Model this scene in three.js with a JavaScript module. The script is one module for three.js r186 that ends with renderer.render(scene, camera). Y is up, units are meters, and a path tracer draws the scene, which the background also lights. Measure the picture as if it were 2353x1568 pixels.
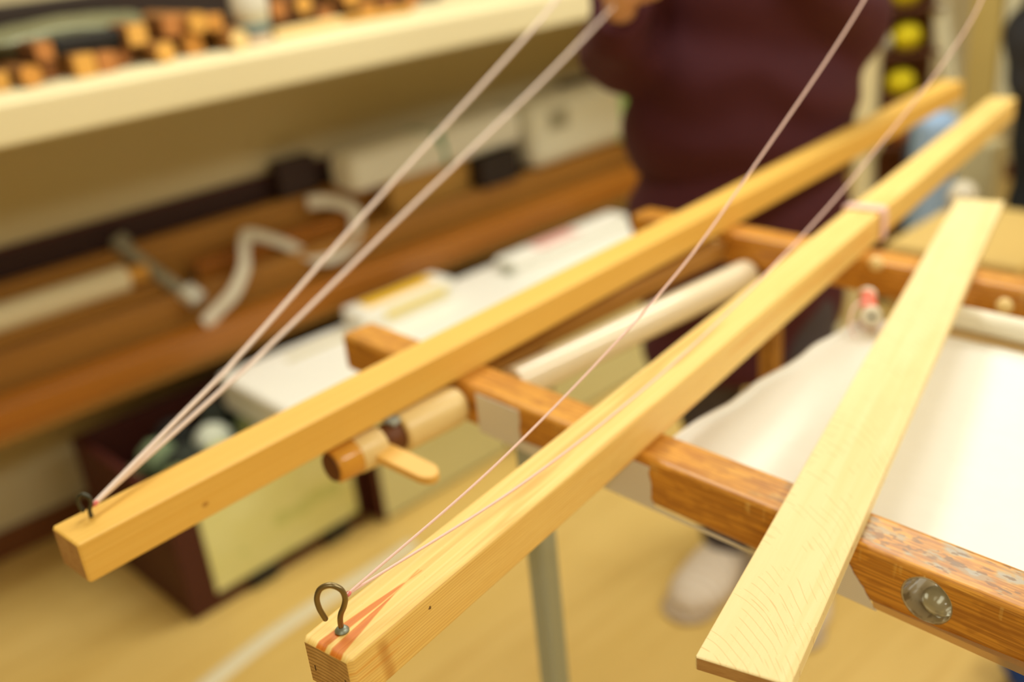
import * as THREE from 'three';
import { RoundedBoxGeometry } from 'three/addons/geometries/RoundedBoxGeometry.js';
import { RectAreaLightUniformsLib } from 'three/addons/lights/RectAreaLightUniformsLib.js';
import { MarchingCubes } from 'three/addons/objects/MarchingCubes.js';
import { mergeGeometries, mergeVertices } from 'three/addons/utils/BufferGeometryUtils.js';
import { Brush, Evaluator, SUBTRACTION } from 'three-bvh-csg';

// ---------------------------------------------------------------- camera, exposure, lamps
const scene = new THREE.Scene();
scene.background = new THREE.Color(0x000000);
const camera = new THREE.PerspectiveCamera(2 * Math.atan(784 / 2288) * 180 / Math.PI, 2353 / 1568, 0.05, 30);
{ // eye at 1.35 m, turned 41 degrees to the right of -z, tipped 24 degrees down, rolled 6 degrees
  const yaw = 41 * Math.PI / 180, pitch = 24 * Math.PI / 180, roll = 6 * Math.PI / 180;
  const fw = new THREE.Vector3(Math.sin(yaw) * Math.cos(pitch), -Math.sin(pitch), -Math.cos(yaw) * Math.cos(pitch));
  const r0 = new THREE.Vector3(Math.cos(yaw), 0, Math.sin(yaw)), u0 = new THREE.Vector3().crossVectors(r0, fw);
  const r = r0.clone().multiplyScalar(Math.cos(roll)).addScaledVector(u0, -Math.sin(roll));
  const u = u0.clone().multiplyScalar(Math.cos(roll)).addScaledVector(r0, Math.sin(roll));
  camera.position.set(0, 1.35, 0);
  camera.quaternion.setFromRotationMatrix(new THREE.Matrix4().makeBasis(r, u, fw.clone().negate()));
}
camera.focus = 0.645; camera.userData.fStop = 2.35;
const renderer = new THREE.WebGLRenderer({ antialias: true });
renderer.toneMapping = THREE.LinearToneMapping;
renderer.toneMappingExposure = 1.0;
renderer.shadowMap.enabled = true;
RectAreaLightUniformsLib.init();
const LAMP_COLOR = 0xf8fbf2, LAMP_LEVEL = 10.8;
const LAMPS = [[1.0, -1.5, 'above the bench and cream shelf'], [1.3, 1.0, 'nearest the frame'], [-1.4, 1.3, 'added as fill behind the camera side of the frame'], [2.9, 1.0, 'beyond the wooden stool'], [2.35, -1.05, 'above the woman']];     // x, z of the ceiling panels; the third is added fill light
const ROOM = { x0: -2.2, x1: 4.5, z0: -2.4, z1: 2.8, h: 2.62 };

// ---------------------------------------------------------------- helpers
let seed = 12345;
const rnd = () => { seed = (seed * 1664525 + 1013904223) >>> 0; return seed / 4294967296; };
const hash = (x, y) => { let h = Math.imul(x | 0, 374761393) + Math.imul(y | 0, 668265263); h = Math.imul(h ^ (h >>> 13), 1274126177); return ((h ^ (h >>> 16)) >>> 0) / 4294967296; };
function vn(x, y) { const xi = Math.floor(x), yi = Math.floor(y), a = x - xi, b = y - yi, s = a * a * (3 - 2 * a), t = b * b * (3 - 2 * b); return (hash(xi, yi) * (1 - s) + hash(xi + 1, yi) * s) * (1 - t) + (hash(xi, yi + 1) * (1 - s) + hash(xi + 1, yi + 1) * s) * t; }
function fbm(x, y, o = 4) { let a = 0, g = 0.5, n = 0; for (let i = 0; i < o; i++) { a += g * vn(x, y); n += g; x = x * 2.03 + 17.1; y = y * 2.03 + 9.7; g *= 0.5; } return a / n; }
const sub = (a, b) => [a[0] - b[0], a[1] - b[1], a[2] - b[2]];
const clamp = (v, a = 0, b = 1) => Math.min(b, Math.max(a, v));
const sstep = (a, b, v) => { const t = clamp((v - a) / (b - a)); return t * t * (3 - 2 * t); };
const mix = (a, b, t) => [a[0] + (b[0] - a[0]) * t, a[1] + (b[1] - a[1]) * t, a[2] + (b[2] - a[2]) * t];
const line = (f, w) => { const d = Math.abs(f - Math.floor(f) - 0.5); return 1 - sstep(0, w, d); };   // a thin ring line once per unit
function tex(w, h, paint, { srgb = true, repeat } = {}) {   // paint(u, v) -> [r, g, b] 0..255
  const d = new Uint8Array(w * h * 4);
  for (let j = 0; j < h; j++) for (let i = 0; i < w; i++) { const c = paint((i + 0.5) / w, (j + 0.5) / h), k = (j * w + i) * 4; d[k] = clamp(c[0], 0, 255); d[k + 1] = clamp(c[1], 0, 255); d[k + 2] = clamp(c[2], 0, 255); d[k + 3] = 255; }
  const t = new THREE.DataTexture(d, w, h, THREE.RGBAFormat);
  t.magFilter = THREE.LinearFilter; t.minFilter = THREE.LinearMipmapLinearFilter; t.generateMipmaps = true;
  t.wrapS = t.wrapT = THREE.RepeatWrapping; if (srgb) t.colorSpace = THREE.SRGBColorSpace;
  if (repeat) t.repeat.set(...repeat);
  t.needsUpdate = true; return t;
}
const mat = (color, roughness = 0.6, extra = {}) => new THREE.MeshStandardMaterial({ color, roughness, ...extra });
const taken = {};
function numbered(name) { const n = taken[name] = (taken[name] ?? -1) + 1; return n ? `${name}_${String(n).padStart(3, '0')}` : name; }
function tag(o, label, category, group) { if (label) o.userData.label = label; if (category) o.userData.category = category; if (group) o.userData.group = group; return o; }
function thing(name, label, category, pos = [0, 0, 0], ry = 0, group) {
  const o = new THREE.Group(); o.name = numbered(name); o.position.set(...pos); o.rotation.y = ry; scene.add(o);
  return tag(o, label, category, group);
}
function part(parent, name, geo, m, pos, rot, label) {
  const o = new THREE.Mesh(geo, m); o.name = parent === scene ? numbered(name) : name; o.castShadow = o.receiveShadow = true;
  if (pos) o.position.set(...pos); if (rot) o.rotation.set(...rot); if (label) o.userData.label = label;
  parent.add(o); return o;
}
const solo = (name, label, category, geo, m, pos, rot, group) => tag(part(scene, name, geo, m, pos, rot), label, category, group);
const box = (w, h, d, r = 0.004, s = 2) => new RoundedBoxGeometry(w, h, d, s, Math.min(r, w / 2.01, h / 2.01, d / 2.01));
const cyl = (r, h, seg = 28, r2 = r) => new THREE.CylinderGeometry(r2, r, h, seg);
const V = (p) => new THREE.Vector3(...p);
const tube = (pts, r, seg = 64, rs = 8) => new THREE.TubeGeometry(new THREE.CatmullRomCurve3(pts.map(V)), seg, r, rs);
function lathe(prof, seg = 32) { return new THREE.LatheGeometry(prof.map(([x, y]) => new THREE.Vector2(x, y)), seg); }
function moved(g, p = [0, 0, 0], r = [0, 0, 0]) { const m = new THREE.Matrix4().makeRotationFromEuler(new THREE.Euler(...r)); m.setPosition(...p); return g.applyMatrix4(m); }
function noIndex(gs) { return mergeGeometries(gs.map((g) => { const n = g.index ? g.toNonIndexed() : g; for (const k of Object.keys(n.attributes)) if (!['position', 'normal', 'uv'].includes(k)) n.deleteAttribute(k); n.clearGroups(); return n; })); }

// A squared timber along +x from 0 to L, standing on y = 0, centred on z. Its map wraps the girth: rows 0-.25 top (from -z to +z), .25-.5 the +z side (top to bottom),
// .5-.75 underside, .75-1 the -z side. Material 0 is the long faces, material 1 the sawn ends.
function plank(L, h, w, r = 0.0025, nx = 1, jig = null) {
  const hw = w / 2, C = [[hw - r, h - r], [hw - r, r], [-hw + r, r], [-hw + r, h - r]];   // corner centres z, y, starting at top +z
  const len = [w, h, w, h], P = [];                                                        // profile: [cz, cy, nz, ny, v]
  const seg = 3;
  for (let q = 0; q < 4; q++) {
    const a0 = Math.PI / 2 - q * Math.PI / 2, mA = Math.min(0.45, r / len[q]), mB = Math.min(0.45, r / len[(q + 1) % 4]);
    for (let k = 0; k <= seg; k++) { const a = a0 - (k / seg) * Math.PI / 2, f = k / seg, v = f < 0.5 ? (q + 1 - mA * (1 - 2 * f)) / 4 : (q + 1 + mB * (2 * f - 1)) / 4; P.push([C[q][0], C[q][1], Math.cos(a), Math.sin(a), v]); }
  }
  const pos = [], nor = [], uv = [], idx = [], M = P.length;
  const ring = (x, inset, bx) => { for (let k = 0; k <= M; k++) { const p = P[k % M], v = k === M ? p[4] - 1 + 1 : p[4], rr = r * (1 - inset), j = jig && !inset ? jig(x, v) : 0; pos.push(x, p[1] + p[3] * (rr + j), p[0] + p[2] * (rr + j)); const n = V([bx, p[3], p[2]]).normalize(); nor.push(n.x, n.y, n.z); uv.push(x / L, k === M ? p[4] + 1 : v); } };
  ring(0, 1, -1); const xs = []; for (let i = 0; i <= nx; i++) xs.push(r + (L - 2 * r) * i / nx); xs.forEach((x) => ring(x, 0, 0)); ring(L, 1, 1);
  const rows = nx + 3, S = M + 1;
  for (let i = 0; i < rows - 1; i++) for (let k = 0; k < M; k++) { const a = i * S + k, b = a + 1, c = a + S, d = c + 1; idx.push(a, b, c, b, d, c); }
  const n0 = idx.length;
  for (const [x, s] of [[0, -1], [L, 1]]) { const b = pos.length / 3; for (const [z, y] of C) { pos.push(x, y, z); nor.push(s, 0, 0); uv.push((z + hw) / w, y / h); } s > 0 ? idx.push(b, b + 1, b + 2, b, b + 2, b + 3) : idx.push(b, b + 2, b + 1, b, b + 3, b + 2); }
  const g = new THREE.BufferGeometry();
  g.setAttribute('position', new THREE.Float32BufferAttribute(pos, 3)); g.setAttribute('normal', new THREE.Float32BufferAttribute(nor, 3)); g.setAttribute('uv', new THREE.Float32BufferAttribute(uv, 2));
  g.setIndex(idx); g.addGroup(0, n0, 0); g.addGroup(n0, idx.length - n0, 1); return g;
}
const girth = (fn) => (u, v) => { const q = Math.min(3, Math.floor(v * 4)); return fn(u, q, v * 4 - q); };

// ---------------------------------------------------------------- woods and other surfaces
// honey-coloured bar: quiet straight grain
const T_honey = tex(2048, 128, girth((u, q, t) => {
  const x = u * 1.9, n = fbm(x * 5, t * 3 + q * 7, 4), g = fbm(x * 2.2, t * 22 + q * 31, 3), l = line(t * 9 + q + 1.4 * fbm(x * 0.9, t + q * 5), 0.16);
  let c = mix([246, 202, 106], [234, 180, 78], n * 0.55 + g * 0.45); c = mix(c, [214, 154, 58], l * 0.22);
  const k = Math.hypot((x - 0.11) / 0.004, (t - 0.62) / 0.08); if (q === 1) c = mix(c, [168, 108, 40], 0.6 * (1 - sstep(0.5, 1.1, k)));
  return c;
}));
// pine bar with sweeping rings, a resin streak by the hook and straight grain on its side
const T_pine = tex(2048, 512, girth((u, q, t) => {
  const x = u * 1.66, n = fbm(x * 7, t * 5 + q * 7, 4), fine = fbm(x * 9, t * 70 + q * 41, 3), speck = vn(x * 900, t * 120 + q * 200);
  if (q === 0 || q === 2) {
    let c = mix([252, 220, 138], [240, 196, 104], n * 0.6 + fine * 0.4);
    const w = t * 5.2 + 3.6 * fbm(x * 2.1, t * 0.55, 3) - 0.35 * Math.sin(x * 5);
    c = mix(c, [206, 142, 62], line(w, 0.10) * 0.42 * sstep(0.35, 0.65, fbm(x * 4 + 9, t * 3)));
    c = mix(c, [250, 226, 156], line(w + 0.22, 0.2) * 0.4);
    const knotty = sstep(0.62, 0.8, fbm(x * 6 + 40, t * 4 + 3)); c = mix(c, [226, 150, 58], knotty * 0.5);
    const e = 0.1 * (fbm(x * 120, t * 20) - 0.5);
    const s1 = Math.abs(t - (0.40 + 1.35 * x)) - 0.085 * Math.pow(clamp(1 - x / 0.074), 0.55), s2 = Math.abs(t - (0.70 - 2.6 * x)) - 0.11 * clamp(1 - x / 0.062);
    const res = 1 - sstep(-0.012, 0.02, Math.min(s1, s2) + e * 0.12); c = mix(c, mix([205, 98, 18], [228, 138, 40], fine), res * 0.95 * (x < 0.09 ? 1 : 0));
        if (speck > 0.985) c = mix(c, [170, 120, 60], 0.4);
    return c;
  }
  let c = mix([252, 220, 138], [240, 196, 104], n * 0.6 + fine * 0.4); const w = t * 15 - x * 5 + 1.6 * fbm(x * 3, t * 1.5, 3);
  c = mix(c, [196, 132, 54], line(w, 0.2) * 0.42); c = mix(c, [188, 124, 50], line(w * 2.3 + fine, 0.2) * 0.2);
  c = mix(c, [226, 150, 58], sstep(0.6, 0.72, fbm(x * 7 + 3, t * 5 + 8, 4)) * 0.45);
  c = mix(c, [186, 122, 50], 0.55 * (1 - sstep(0.0005, 0.007, Math.abs(x - 0.027 - 0.004 * t + 0.003 * fbm(t * 3, x * 60 + 3)))) * sstep(0.02, 0.25, t) * (0.6 + 0.6 * fine));
  if (Math.hypot((x - 0.072) / 0.0012, (t - 0.27) / 0.035) < 1) c = [110, 74, 34];
  return c;
}));
// sawn end of the pine bar: curved year rings, dirt and saw marks
const T_end = tex(512, 512, (u, v) => {
  const r = Math.hypot(u - 0.35, v + 1.15), n = fbm(u * 9, v * 9, 4), f = r * 13 + 0.35 * fbm(u * 4, v * 4, 3);
  let c = mix([220, 178, 108], [190, 144, 76], n); c = mix(c, [120, 82, 38], line(f, 0.17) * 0.7); c = mix(c, [232, 192, 124], line(f + 0.35, 0.3) * 0.3);
  c = mix(c, [120, 84, 40], line(u * 38 + fbm(u * 3, v * 60, 2) * 3, 0.3) * 0.18);
  for (const [a, b] of [[0.2, 0.42], [0.82, 0.46]]) if (Math.abs(u - a) < 0.012 && Math.abs(v - b) < 0.06) c = [70, 44, 20];
  return c;
});
const T_end_b = tex(256, 256, (u, v) => { const r = Math.hypot(u - 0.5, v + 0.8), n = fbm(u * 8, v * 8, 4); return mix(mix([206, 164, 104], [182, 136, 80], n), [150, 104, 54], line(r * 9 + 0.4 * fbm(u * 5, v * 5), 0.2) * 0.35); });
// pale beech slat with short curved flecks
const T_beech = tex(2048, 512, girth((u, q, t) => {
  const x = u * 0.99, n = fbm(x * 10, t * 4 + q * 9, 4), g = fbm(x * 16, t * 40 + q * 31, 3), sp = vn(x * 1500, t * 220 + q * 17);
  if (q === 1 || q === 3) { let c = mix([244, 224, 168], [238, 212, 150], n); c = mix(c, [196, 152, 92], line(t * 3.2 + 0.8 * fbm(x * 5, t, 3), 0.12) * 0.5); if (vn(x * 260, t * 4 + 3) > 0.86) c = mix(c, [200, 156, 96], 0.4); return c; }
  let c = mix([244, 224, 168], [238, 212, 150], n * 0.6 + g * 0.4); c = mix(c, [234, 202, 132], 0.5 * sstep(0.5, 0.75, fbm(x * 3, t * 7 + 20)));
  for (let k = 0; k < 2; k++) { const f = (x + 0.05 * t * t + 0.012 * t + 0.010 * fbm(x * 14, t * 2.4 + k * 9, 2)) / (k ? 0.0125 : 0.0086) + k * 0.37; c = mix(c, [208, 164, 96], line(f, 0.055) * 0.7 * sstep(0.5, 0.6, fbm(x * 44 + k * 50, t * 3.2 + k * 13, 2))); }
  if (sp > 0.972) c = mix(c, [222, 184, 112], 0.5); if (sp < 0.02) c = mix(c, [255, 244, 200], 0.5);
  return c;
}));
// varnished rail, worn bare along its upper edge, scuffed and paint-marked on top
const RAIL_L = 1.24;
const T_rail = tex(2048, 512, girth((u, q, t) => {
  const x = u * RAIL_L, n = fbm(x * 9, t * 4 + q * 9, 4), fine = fbm(x * 14, t * 60 + q * 31, 3);
  let c = mix([232, 168, 66], [214, 146, 50], n * 0.5 + fine * 0.5);                                            // varnish, the same on all four faces
  c = mix(c, [148, 88, 28], 0.5 * sstep(0.40, 0.70, fbm(x * 12 + 3, t * 34 + q * 5, 5))); c = mix(c, [156, 94, 30], 0.3 * sstep(0.48, 0.6, fbm(x * 50 + 3, t * 7 + q * 5, 3)));   // ingrained dark streaks
  c = mix(c, [128, 72, 20], line(t * 17 + q * 3 + 1.2 * fbm(x * 6, t * 2, 3), 0.16) * 0.15);
  const w = t * 6 + q * 3 + 4 * fbm(x * 5, t * 0.9, 3);
  c = mix(c, [240, 186, 88], line(w + 0.2, 0.14) * 0.35);                                                            // paler early wood between the rings
  if (q === 0) {
    
    const wear = sstep(0.50, 0.74, x) * (Math.abs(t - 0.45) < 0.36 ? 1 : 0);
    c = mix(c, [172, 166, 158], 0.85 * wear * sstep(0.50, 0.66, fbm(x * 46, t * 5 + 60, 4))); c = mix(c, [120, 84, 50], 0.7 * wear * sstep(0.60, 0.66, fbm(x * 120, t * 16 + 30, 3)));   // grey paint marks, scratches
    c = mix(c, [176, 108, 34], 0.35 * sstep(0.60, 0.68, fbm(x * 60 + 7, t * 9 + 90, 3)));
  }
  if (q === 1) { const tick = vn(x * 420, 5) > 0.8 && t < 0.06 + 0.3 * vn(x * 420, 15) && t > 0.04 ? 1 : 0; c = mix(c, [252, 224, 150], tick * 0.5 * sstep(0.42, 0.6, fbm(x * 40, 77))); }
  return c;
}));
const T_beam = tex(1024, 128, (u, v) => { const n = fbm(u * 6, v * 6, 4), g = fbm(u * 5, v * 60, 3); return mix(mix([192, 140, 62], [164, 112, 44], n), [132, 84, 30], sstep(0.45, 0.75, g) * 0.5); });
const T_floor = tex(1024, 1024, (u, v) => { const n = fbm(u * 5, v * 18, 4), g = fbm(u * 9, v * 90, 3); return mix(mix([226, 192, 116], [216, 180, 100], n), [206, 168, 90], sstep(0.5, 0.8, g) * 0.5); });
const T_wall = tex(512, 512, (u, v) => { const n = fbm(u * 14, v * 14, 4); return mix([202, 187, 148], [194, 178, 136], n); });
const T_paper = tex(256, 256, (u, v) => { let c = mix([240, 238, 178], [232, 228, 150], fbm(u * 4, v * 4, 3)); c = mix(c, [204, 210, 128], 0.7 * sstep(0.56, 0.7, fbm(u * 6 + 4, v * 5 + 8, 3))); return c; });
const T_rib = tex(64, 512, (u, v) => { const s = line(v * 26, 0.5); return mix([250, 247, 243], [222, 216, 208], s * 0.8); });
const T_cloth = tex(512, 512, (u, v) => { const n = 0.5 + 0.25 * Math.sin(u * 512 * 0.8) * Math.sin(v * 512 * 0.8); return mix([247, 245, 239], [240, 237, 229], n * 0.6 + 0.4 * fbm(u * 8, v * 8)); }, { repeat: [6, 6] });
const wood = (map, roughness = 0.5, extra = {}) => new THREE.MeshStandardMaterial({ map, roughness, ...extra });
const M = {
  honey: wood(T_honey, 0.42), pine: wood(T_pine, 0.5), end: wood(T_end, 0.85), end_b: wood(T_end_b, 0.8), beech: wood(T_beech, 0.55), beech_end: wood(T_end_b, 0.85),
  rail: wood(T_rail, 0.36), beam: wood(T_beam, 0.5), beam_orange: wood(T_beam, 0.45, { color: 0xffe2a8 }),
  floor: wood(T_floor.clone(), 0.38), wall: wood(T_wall, 0.85), ceiling: mat(0xf4f0e6, 0.9), cream: mat(0xeee0b4, 0.55), paper: wood(T_paper, 0.75), maroon: mat(0x48160a, 0.6),
  steel: mat(0xb0bab6, 0.4, { metalness: 0.1 }), brass: mat(0x8a7a58, 0.34, { metalness: 0.9 }), dark_steel: mat(0x4c4c42, 0.4, { metalness: 0.7 }), zinc: mat(0x8f9688, 0.45, { metalness: 0.7 }),
  cloth: wood(T_cloth, 0.9), white: mat(0xfaf6ea, 0.4), white_soft: mat(0xece6d2, 0.8), tape: new THREE.MeshPhysicalMaterial({ map: T_rib, roughness: 0.55, transmission: 0.04, thickness: 0 }),
  film: new THREE.MeshPhysicalMaterial({ color: 0xecd6ae, roughness: 0.35, transmission: 0.75, thickness: 0 }), pink: mat(0xfad4ca, 0.8), pink_pale: mat(0xf0dcd2, 0.8), coral: mat(0xe06a50, 0.6),
  turned: mat(0xf0d290, 0.35), varnish: mat(0xdc9c3a, 0.16), brown: mat(0x6a3a12, 0.6), black: mat(0x14100e, 0.6), yellow: mat(0xf2dc14, 0.7), orange: mat(0xd98324, 0.6),
};
M.floor.map.repeat.set(3, 3); M.floor.map.needsUpdate = true;

// ---------------------------------------------------------------- room shell
const R = ROOM, W = R.x1 - R.x0, D = R.z1 - R.z0, cx = (R.x0 + R.x1) / 2, cz = (R.z0 + R.z1) / 2;
function struct(name, geo, m, pos) { const o = part(scene, name, geo, m, pos); o.userData.kind = 'structure'; return o; }
struct('floor', new THREE.BoxGeometry(W + 0.4, 0.1, D + 0.4), M.floor, [cx, -0.05, cz]);
struct('ceiling', new THREE.BoxGeometry(W + 0.4, 0.1, D + 0.4), M.ceiling, [cx, R.h + 0.05, cz]);
struct('wall_left', new THREE.BoxGeometry(W + 0.4, R.h, 0.1), M.wall, [cx, R.h / 2, R.z0 - 0.05]);
struct('wall_right', new THREE.BoxGeometry(W + 0.4, R.h, 0.1), M.wall, [cx, R.h / 2, R.z1 + 0.05]);
struct('wall_back', new THREE.BoxGeometry(0.1, R.h, D), M.wall, [R.x1 + 0.05, R.h / 2, cz]);
struct('wall_front', new THREE.BoxGeometry(0.1, R.h, D), M.wall, [R.x0 - 0.05, R.h / 2, cz]);
struct('baseboard_left', box(W, 0.07, 0.015, 0.003), M.brown, [cx, 0.035, R.z0 + 0.0075]);
struct('baseboard_back', box(0.015, 0.07, D, 0.003), M.brown, [R.x1 - 0.0075, 0.035, cz]);
LAMPS.forEach(([x, z, where], i) => {
  const t = thing('ceiling_light', `white ceiling light panel ${where}`, 'ceiling light', [x, R.h, z], 0, 'ceiling light panels');
  part(t, 'housing', box(1.24, 0.05, 0.64, 0.01), M.white, [0, -0.025, 0]);
  part(t, 'diffuser', new THREE.BoxGeometry(1.18, 0.006, 0.58), mat(0xffffff, 0.5, { emissive: LAMP_COLOR, emissiveIntensity: 1.2 }), [0, -0.052, 0]);
  const l = new THREE.RectAreaLight(LAMP_COLOR, LAMP_LEVEL, 1.18, 0.58); l.name = `panel_glow_${i}`; l.position.set(x, R.h - 0.062, z); l.lookAt(x, 0, z); scene.add(l);
});

// ---------------------------------------------------------------- the stretching frame
const TOP = 0.90;                                                        // rail tops
const frame = thing('stretching_frame', 'varnished wooden stretching frame on grey steel legs with white cloth and bars across it', 'frame', [0.835, 0, -0.35]);
const FX = (x) => x - 0.835, FZ = (z) => z + 0.35;
{
  const HALF = -Math.PI / 2;                                             // turns a plank to run along +z, its +z face to the camera side
  const ev = new Evaluator(); ev.useGroups = true; ev.attributes = ['position', 'normal', 'uv'];
  const rough = (x, v) => 0.0006 * (fbm(x * 60, v * 14, 3) - 0.5);
  const a = new Brush(plank(RAIL_L, 0.047, 0.047, 0.007, 160, rough), [M.rail, M.end_b]); a.updateMatrixWorld();
  const hole = new Brush(moved(cyl(0.0185, 0.09, 40), [-0.237 + 0.952, 0.0245, 0], [Math.PI / 2, 0, 0]), M.brown); hole.updateMatrixWorld();
  const cut = ev.evaluate(a, hole, SUBTRACTION);
  const near = part(frame, 'near_rail', cut.geometry, cut.material, [FX(0.5835), TOP - 0.047, FZ(-0.952)], [0, HALF, 0], 'worn honey-varnished rail nearest the camera with a round hole');
  const liner = new THREE.LatheGeometry([[0.0186, -0.0225], [0.0182, -0.0236], [0.0172, -0.0228], [0.0168, 0.0], [0.0166, 0.022]].map(([x, y]) => new THREE.Vector2(x, y)), 40);
  const T_liner = tex(256, 64, (u, v) => mix(mix([214, 200, 168], [184, 164, 128], fbm(u * 9, v * 5, 3)), [112, 92, 62], 0.6 * sstep(0.55, 0.7, fbm(u * 22, v * 9 + 4, 3))));
  part(near, 'hole_liner', moved(liner, [-0.237 + 0.952, 0.0245, 0], [-Math.PI / 2, 0, 0]), new THREE.MeshPhysicalMaterial({ map: T_liner, roughness: 0.18, clearcoat: 0.8 }), null, null, 'glossy grey-beige lining of the round hole');
  const plug = new THREE.SphereGeometry(0.0135, 32, 20); plug.scale(1, 0.8, 0.8);
  part(near, 'clear_plug', plug, new THREE.MeshPhysicalMaterial({ color: 0xd8d4bc, roughness: 0.06, transmission: 0.7, ior: 1.45, thickness: 0.01 }), [0.7195, 0.0172, 0.0095], null, 'clear domed plug in the hole');
  part(frame, 'far_rail', plank(RAIL_L, 0.045, 0.045, 0.006, 60, rough), [M.rail, M.end_b], [FX(1.108), TOP - 0.045, FZ(-0.952)], [0, HALF, 0], 'varnished rail behind the cloth');
  for (const [x, z] of [[0.585, -0.66], [0.585, 0.2], [1.108, -0.72], [1.108, 0.2]]) {
    const lg = part(frame, 'leg', box(0.026, 0.853, 0.026, 0.005), x > 1 ? M.beam : M.steel, [FX(x), 0.4265 + 0.0005, FZ(z)], null, x > 1 ? 'brown wooden leg' : 'grey steel leg');
    part(lg, 'rubber_foot', box(0.032, 0.03, 0.032, 0.006), M.black, [0, -0.411, 0]);
  }
  part(frame, 'stretcher', plank(0.48, 0.026, 0.024, 0.003), [M.beam, M.end_b], [FX(0.607), 0.862, FZ(-0.79)], [0, 0, 0], 'brown cross stretcher between the rails');
  for (const [y, z] of [[0.882, -0.795], [0.9, -0.555], [0.88, -0.40]]) part(frame, 'peg_head', lathe([[0, 0], [0.006, 0], [0.009, 0.004], [0.009, 0.008], [0.005, 0.012], [0, 0.0125]], 20), M.turned, [FX(1.0855), y, FZ(z)], [0, 0, Math.PI / 2]);
  // tape on the camera side of the near rail: outlines in z and y
  const sheet = (pts, m, name, label, x = 0.5595, th = 0.0007) => { const s = new THREE.Shape(pts.map(([z, y]) => new THREE.Vector2(z, y))), g = new THREE.ExtrudeGeometry(s, { depth: th, bevelEnabled: false }); { const p = g.attributes.position, uv = g.attributes.uv; for (let i = 0; i < p.count; i++) uv.setXY(i, p.getX(i) * 10, (p.getY(i) - 0.85) * 20); } part(frame, name, moved(g, [FX(x), 0, 0.35], [0, -Math.PI / 2, 0]), m, null, null, label); };
  const torn = (z0, y0, z1, y1, n, amp) => { const o = []; for (let i = 0; i <= n; i++) { const t = i / n; o.push([z0 + (z1 - z0) * t + amp * (vn(i * 1.7, z0 * 90) - 0.5), y0 + (y1 - y0) * t]); } return o; };
  sheet([[-0.708, 0.851], [-0.708, 0.8955], [-0.645, 0.8955], ...torn(-0.645, 0.893, -0.645, 0.851, 8, 0.003)], M.tape, 'tape_band', 'white tape band around the rail beside the honey bar');
  sheet([[-0.645, 0.8505], [-0.645, 0.862], [-0.56, 0.866], [-0.54, 0.8935], ...torn(-0.483, 0.8935, -0.481, 0.862, 10, 0.004), [-0.478, 0.8555], [-0.42, 0.8542], [-0.335, 0.854], [-0.33, 0.8515]], M.tape, 'tape_band', 'torn white tape under the pine bar');
  sheet([[-0.345, 0.8505], [-0.345, 0.884], [-0.296, 0.884], ...torn(-0.2955, 0.882, -0.272, 0.8505, 14, 0.0025)], M.tape, 'tape_band', 'torn ribbed white tape beside the pale slat');
  sheet([[-0.274, 0.8525], [-0.2755, 0.858], [-0.255, 0.859], [-0.23, 0.8600], [-0.20, 0.8615], [-0.17, 0.863], [-0.1, 0.8645], [0.25, 0.8645], [0.25, 0.8525]], M.film, 'film_strip', 'clear film along the lower edge of the rail', 0.5592, 0.0005);
}
// roller and its turned handle, through the near rail
{
  const t = thing('cloth_roller', 'pale roller between the rails with a turned wooden handle and flat wooden peg', 'roller', [0.56, 0.8765, -0.735]);
  const rot = [0, 0, -Math.PI / 2];
  const axis = (prof, seg = 32) => moved(lathe(prof, seg), [0, 0, 0], [0, 0, -Math.PI / 2]);       // lathe y -> +x
  part(t, 'roller_body', axis([[0, 0.075], [0.0195, 0.075], [0.0205, 0.08], [0.0205, 0.515], [0.019, 0.52], [0, 0.52]]), new THREE.MeshPhysicalMaterial({ color: 0xe8d9ba, roughness: 0.25, clearcoat: 0.6 }), [0, -0.012, -0.005], [0, 0, -0.03], 'pale plastic-wrapped roller');
  part(t, 'handle', axis([[0, -0.082], [0.0175, -0.082], [0.0205, -0.078], [0.0208, -0.04], [0.0208, -0.012], [0.018, -0.004], [0.013, -0.0005], [0, -0.0005]]), M.turned, null, null, 'pale turned wooden sleeve');
  part(t, 'neck', axis([[0, -0.106], [0.0155, -0.106], [0.0155, -0.081], [0, -0.081]]), M.brown, null, null, 'dark neck');
  part(t, 'tape_wrap', axis([[0.0172, -0.135], [0.0186, -0.134], [0.019, -0.12], [0.0186, -0.106], [0.016, -0.104]]), M.turned, null, null, 'tape wound round the handle');
  part(t, 'handle_tip', axis([[0, -0.162], [0.0145, -0.162], [0.0172, -0.159], [0.0176, -0.15], [0.0176, -0.105], [0, -0.105]]), M.varnish, null, null, 'glossy varnished handle end');
  part(t, 'tip_face', axis([[0, -0.1635], [0.0135, -0.1635], [0.0146, -0.162], [0, -0.162]]), M.brown, null, null, 'dark end of the handle');
  part(t, 'clasp', box(0.012, 0.004, 0.03, 0.001), M.steel, [-0.09, 0.0195, -0.006], [0.2, 0.3, 0]);
  const peg = new THREE.Shape(); peg.moveTo(-0.010, -0.02); peg.lineTo(0.010, -0.02); peg.lineTo(0.0095, 0.072); peg.quadraticCurveTo(0.006, 0.083, -0.001, 0.083); peg.quadraticCurveTo(-0.008, 0.082, -0.0095, 0.07); peg.lineTo(-0.010, -0.02);
  part(t, 'peg', moved(new THREE.ExtrudeGeometry(peg, { depth: 0.006, bevelEnabled: true, bevelSize: 0.0014, bevelThickness: 0.0014, bevelSegments: 2 }), [0, 0, 0], [Math.PI / 2, 0, 0]), mat(0xf0be62, 0.5), [-0.114, 0.002, 0.002], [0.09, 0.12, 0.1], 'flat wooden peg');
}
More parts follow.
